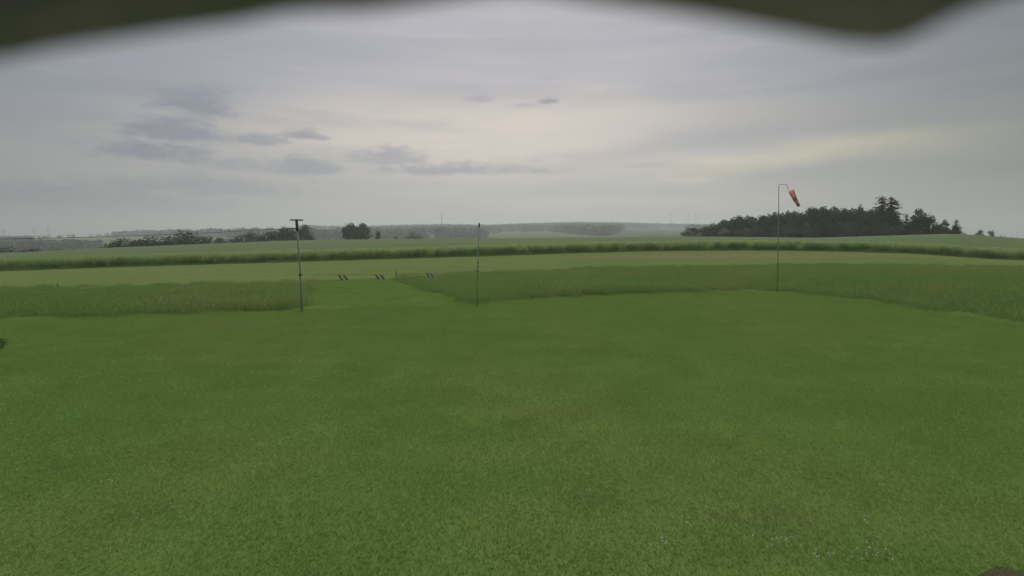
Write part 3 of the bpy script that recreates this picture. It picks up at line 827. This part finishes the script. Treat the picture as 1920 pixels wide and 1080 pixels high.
def forest(px, py):
    wob = 1.6 * math.sin(px * .09) + 1.1 * math.sin(px * .23 + 1)
    if px < 60: return py > 449
    if px < 215: return py > 451.5 + wob * .5 + max(0, (px - 150) * .05)
    if px < 560: return 441 + wob < py < 443 + wob
    if px < 690: return py < 434 + wob or py > 443
    if px < 820: return not (800 < px and py > 441)
    if px < 910: return True
    if px < 1030: return py < 435.5 + wob * .7 - (px - 910) * .02
    if px < 1168: return py < 429 + wob * .6 or (py < 442 + wob * .3 - max(0, 1112 - px) * .095 and px < 1166 - (py - 432) * 2.5)
    if px < 1290: return py < 427.5 + wob * .4
    return py < 440
far = []
for _ in range(60000):
    az = math.radians(R.uniform(-50, 50)); r = 1100 + 1750 * R.random() ** .8
    z = ground(az, r); y_, x_ = screen_y(az, r, z)
    if forest(x_, y_ - (12 / r * F_PX if 60 < x_ < 215 else 0)) and not ((598 < x_ < 640 or 700 < x_ < 775) and 433 < y_ < 447 and R.random() < .6):
        k = R.uniform(.9, 1.7) * (.75 if x_ < 215 else 1)
        far.append(((r * math.sin(az), r * math.cos(az), z - 1), (0, 0, R.uniform(0, 6.28)), (k * 1.15, k * 1.15, k * R.uniform(.75, 1.1)), R.randrange(5)))
# a loose line of trees on the ridge
px = -60
while px < 1700:
    if px > 690 or R.random() < .25:
        az = ray(px, ridge(px))[0]; k = R.uniform(1.1, 1.7) if px > 690 else R.uniform(.7, 1.1)
        far.append((tuple(gp(az, 2780)), (0, 0, R.uniform(0, 6)), (k * 1.3, k * 1.3, k * R.uniform(.8, 1.05)), R.randrange(5)))
    px += R.uniform(1.5, 4)
scatter('far_forest', fp, far, 'blue-grey forest covering the distant ridge and valley slopes', 'forest')
for px, yt, wp in ((82, 441, 8), (111, 440, 9), (137, 440, 8), (203, 438.5, 8), (265, 436, 6), (294, 436.5, 6), (410, 432, 8)):
    tree(px, yt, wp, 2300, 'gappy', 'tiny lone tree dot on the distant left ridge line', group='lone trees on the distant left ridge')
# village
for k in range(34):
    px = R.choice([R.uniform(598, 632), R.uniform(698, 768), R.uniform(715, 760), R.uniform(440, 470)]); r = R.uniform(1650, 2350)
    az = ray(px, 440)[0]; p = gp(az, r); t = empty('house', p, R.uniform(0, 3.14)); tag(t, 'tiny pale house of the distant village seen among trees', 'house', 'houses of the distant village')
    L_, W_, H_ = R.uniform(10, 15), R.uniform(7, 9), R.uniform(5, 7)
    q = MB(); q.box((0, 0, H_ / 2 + 5), (L_, W_, H_ + 4)); q.box((0, 0, 2), (L_ * .98, W_ * .98, 8)); q.build('wall', M['wall'], t)
    q = MB(); z0 = H_ + 7; e = .5
    a_, b_, c2, d_ = (-L_ / 2 - e, -W_ / 2 - e, z0), (L_ / 2 + e, -W_ / 2 - e, z0), (L_ / 2 + e, W_ / 2 + e, z0), (-L_ / 2 - e, W_ / 2 + e, z0)
    t0, t1 = (-L_ / 2 - e, 0, z0 + 3.4), (L_ / 2 + e, 0, z0 + 3.4)
    for f in ([a_, b_, t1, t0], [c2, d_, t0, t1], [b_, c2, t1], [d_, a_, t0], [d_, c2, b_, a_]): q.face(f)
    q.build('roof', M['roof'], t)
# radio mast
az = ray(828, 420)[0]; p = gp(az, 2750); top = CAM_H + ray(828, 396)[1] * 2750 - p.z
t = empty('radio_mast', p); tag(t, 'tall thin dark radio mast on the distant forested ridge', 'mast')
b = MB(); b.tube([(0, 0, -2), (0, 0, top * .55)], [2.4, 1.9], 6); b.build('shaft', M['lattice'], t)
b = MB(); b.tube([(0, 0, top * .55), (0, 0, top)], [1.5, .8], 6); b.build('antenna', M['lattice'], t)
b = MB(); b.tube([(0, 0, top * .53), (0, 0, top * .57)], 3.0, 8); b.build('platform', M['lattice'], t)
# wind turbines
def turbine(px, yhub, wd, label, group, spin):
    r = 4350; az = ray(px, yhub)[0]; p = gp(az, r); h = CAM_H + ray(px, yhub)[1] * r - p.z
    t = empty('wind_turbine', p, -az + .5); tag(t, label, 'wind turbine', group)
    q = MB(); q.tube([(0, 0, -2), (0, 0, h)], [wd, wd * .7], 8); q.build('tower', M['tower'], t)
    q = MB(); q.box((0, 1, h + 1), (5, 10, 5)); q.build('nacelle', M['tower'], t)
    q = MB(); q.tube([(0, -4, h + 1), (0, -7, h + 1)], [2.4, 1.0], 8); q.build('hub', M['tower'], t)
    for k in range(3):
        a = spin + k * 2.0944; d = Vector((math.sin(a), 0, math.cos(a))); q = MB()
        c0 = Vector((0, -5.5, h + 1))
        q.tube([c0 + d * 1, c0 + d * 6, c0 + d * 24], [1.0, 1.1, .25], 5); q.build('blade', M['tower'], t)
TG = 'wind turbines on the far left ridge'; TR = 'wind turbines behind the ridge left of the wood'
turbine(6, 433.5, 3.2, 'distant wind turbine at the very left edge of the view', TG, .3)
turbine(64, 431.5, 2.6, 'distant wind turbine, middle one of the three at far left', TG, 1.3)
turbine(89.5, 427.5, 2.8, 'distant wind turbine, right and tallest of the three at far left', TG, 1.9)
turbine(1258, 400, 2.6, 'distant wind turbine, leftmost and tallest of the three beside the wood', TR, .1)
turbine(1290.5, 403.5, 2.4, 'distant wind turbine, middle one of the three beside the wood', TR, .9)
turbine(1303.5, 403, 2.6, 'distant wind turbine, nearest the wood of the three', TR, 1.6)

# ------------------------------------------------------------------ air
lows = min(f(az) for _, f in LINES for az in AZS)
b = MB(); top = 175.0
b.box((0, 0, (top + lows - 3) / 2), (12400, 12400, top - lows + 3))
hz_ = bpy.data.materials.new('haze'); hz_.use_nodes = True; hz_.node_tree.nodes.clear()
o_ = hz_.node_tree.nodes.new('ShaderNodeOutputMaterial'); v_ = hz_.node_tree.nodes.new('ShaderNodeVolumePrincipled')
v_.inputs['Color'].default_value = (.50, .535, .555, 1); v_.inputs['Density'].default_value = .00034; v_.inputs['Anisotropy'].default_value = .35
hz_.node_tree.links.new(v_.outputs[0], o_.inputs['Volume'])
tag(b.build('haze', hz_), kind='stuff')
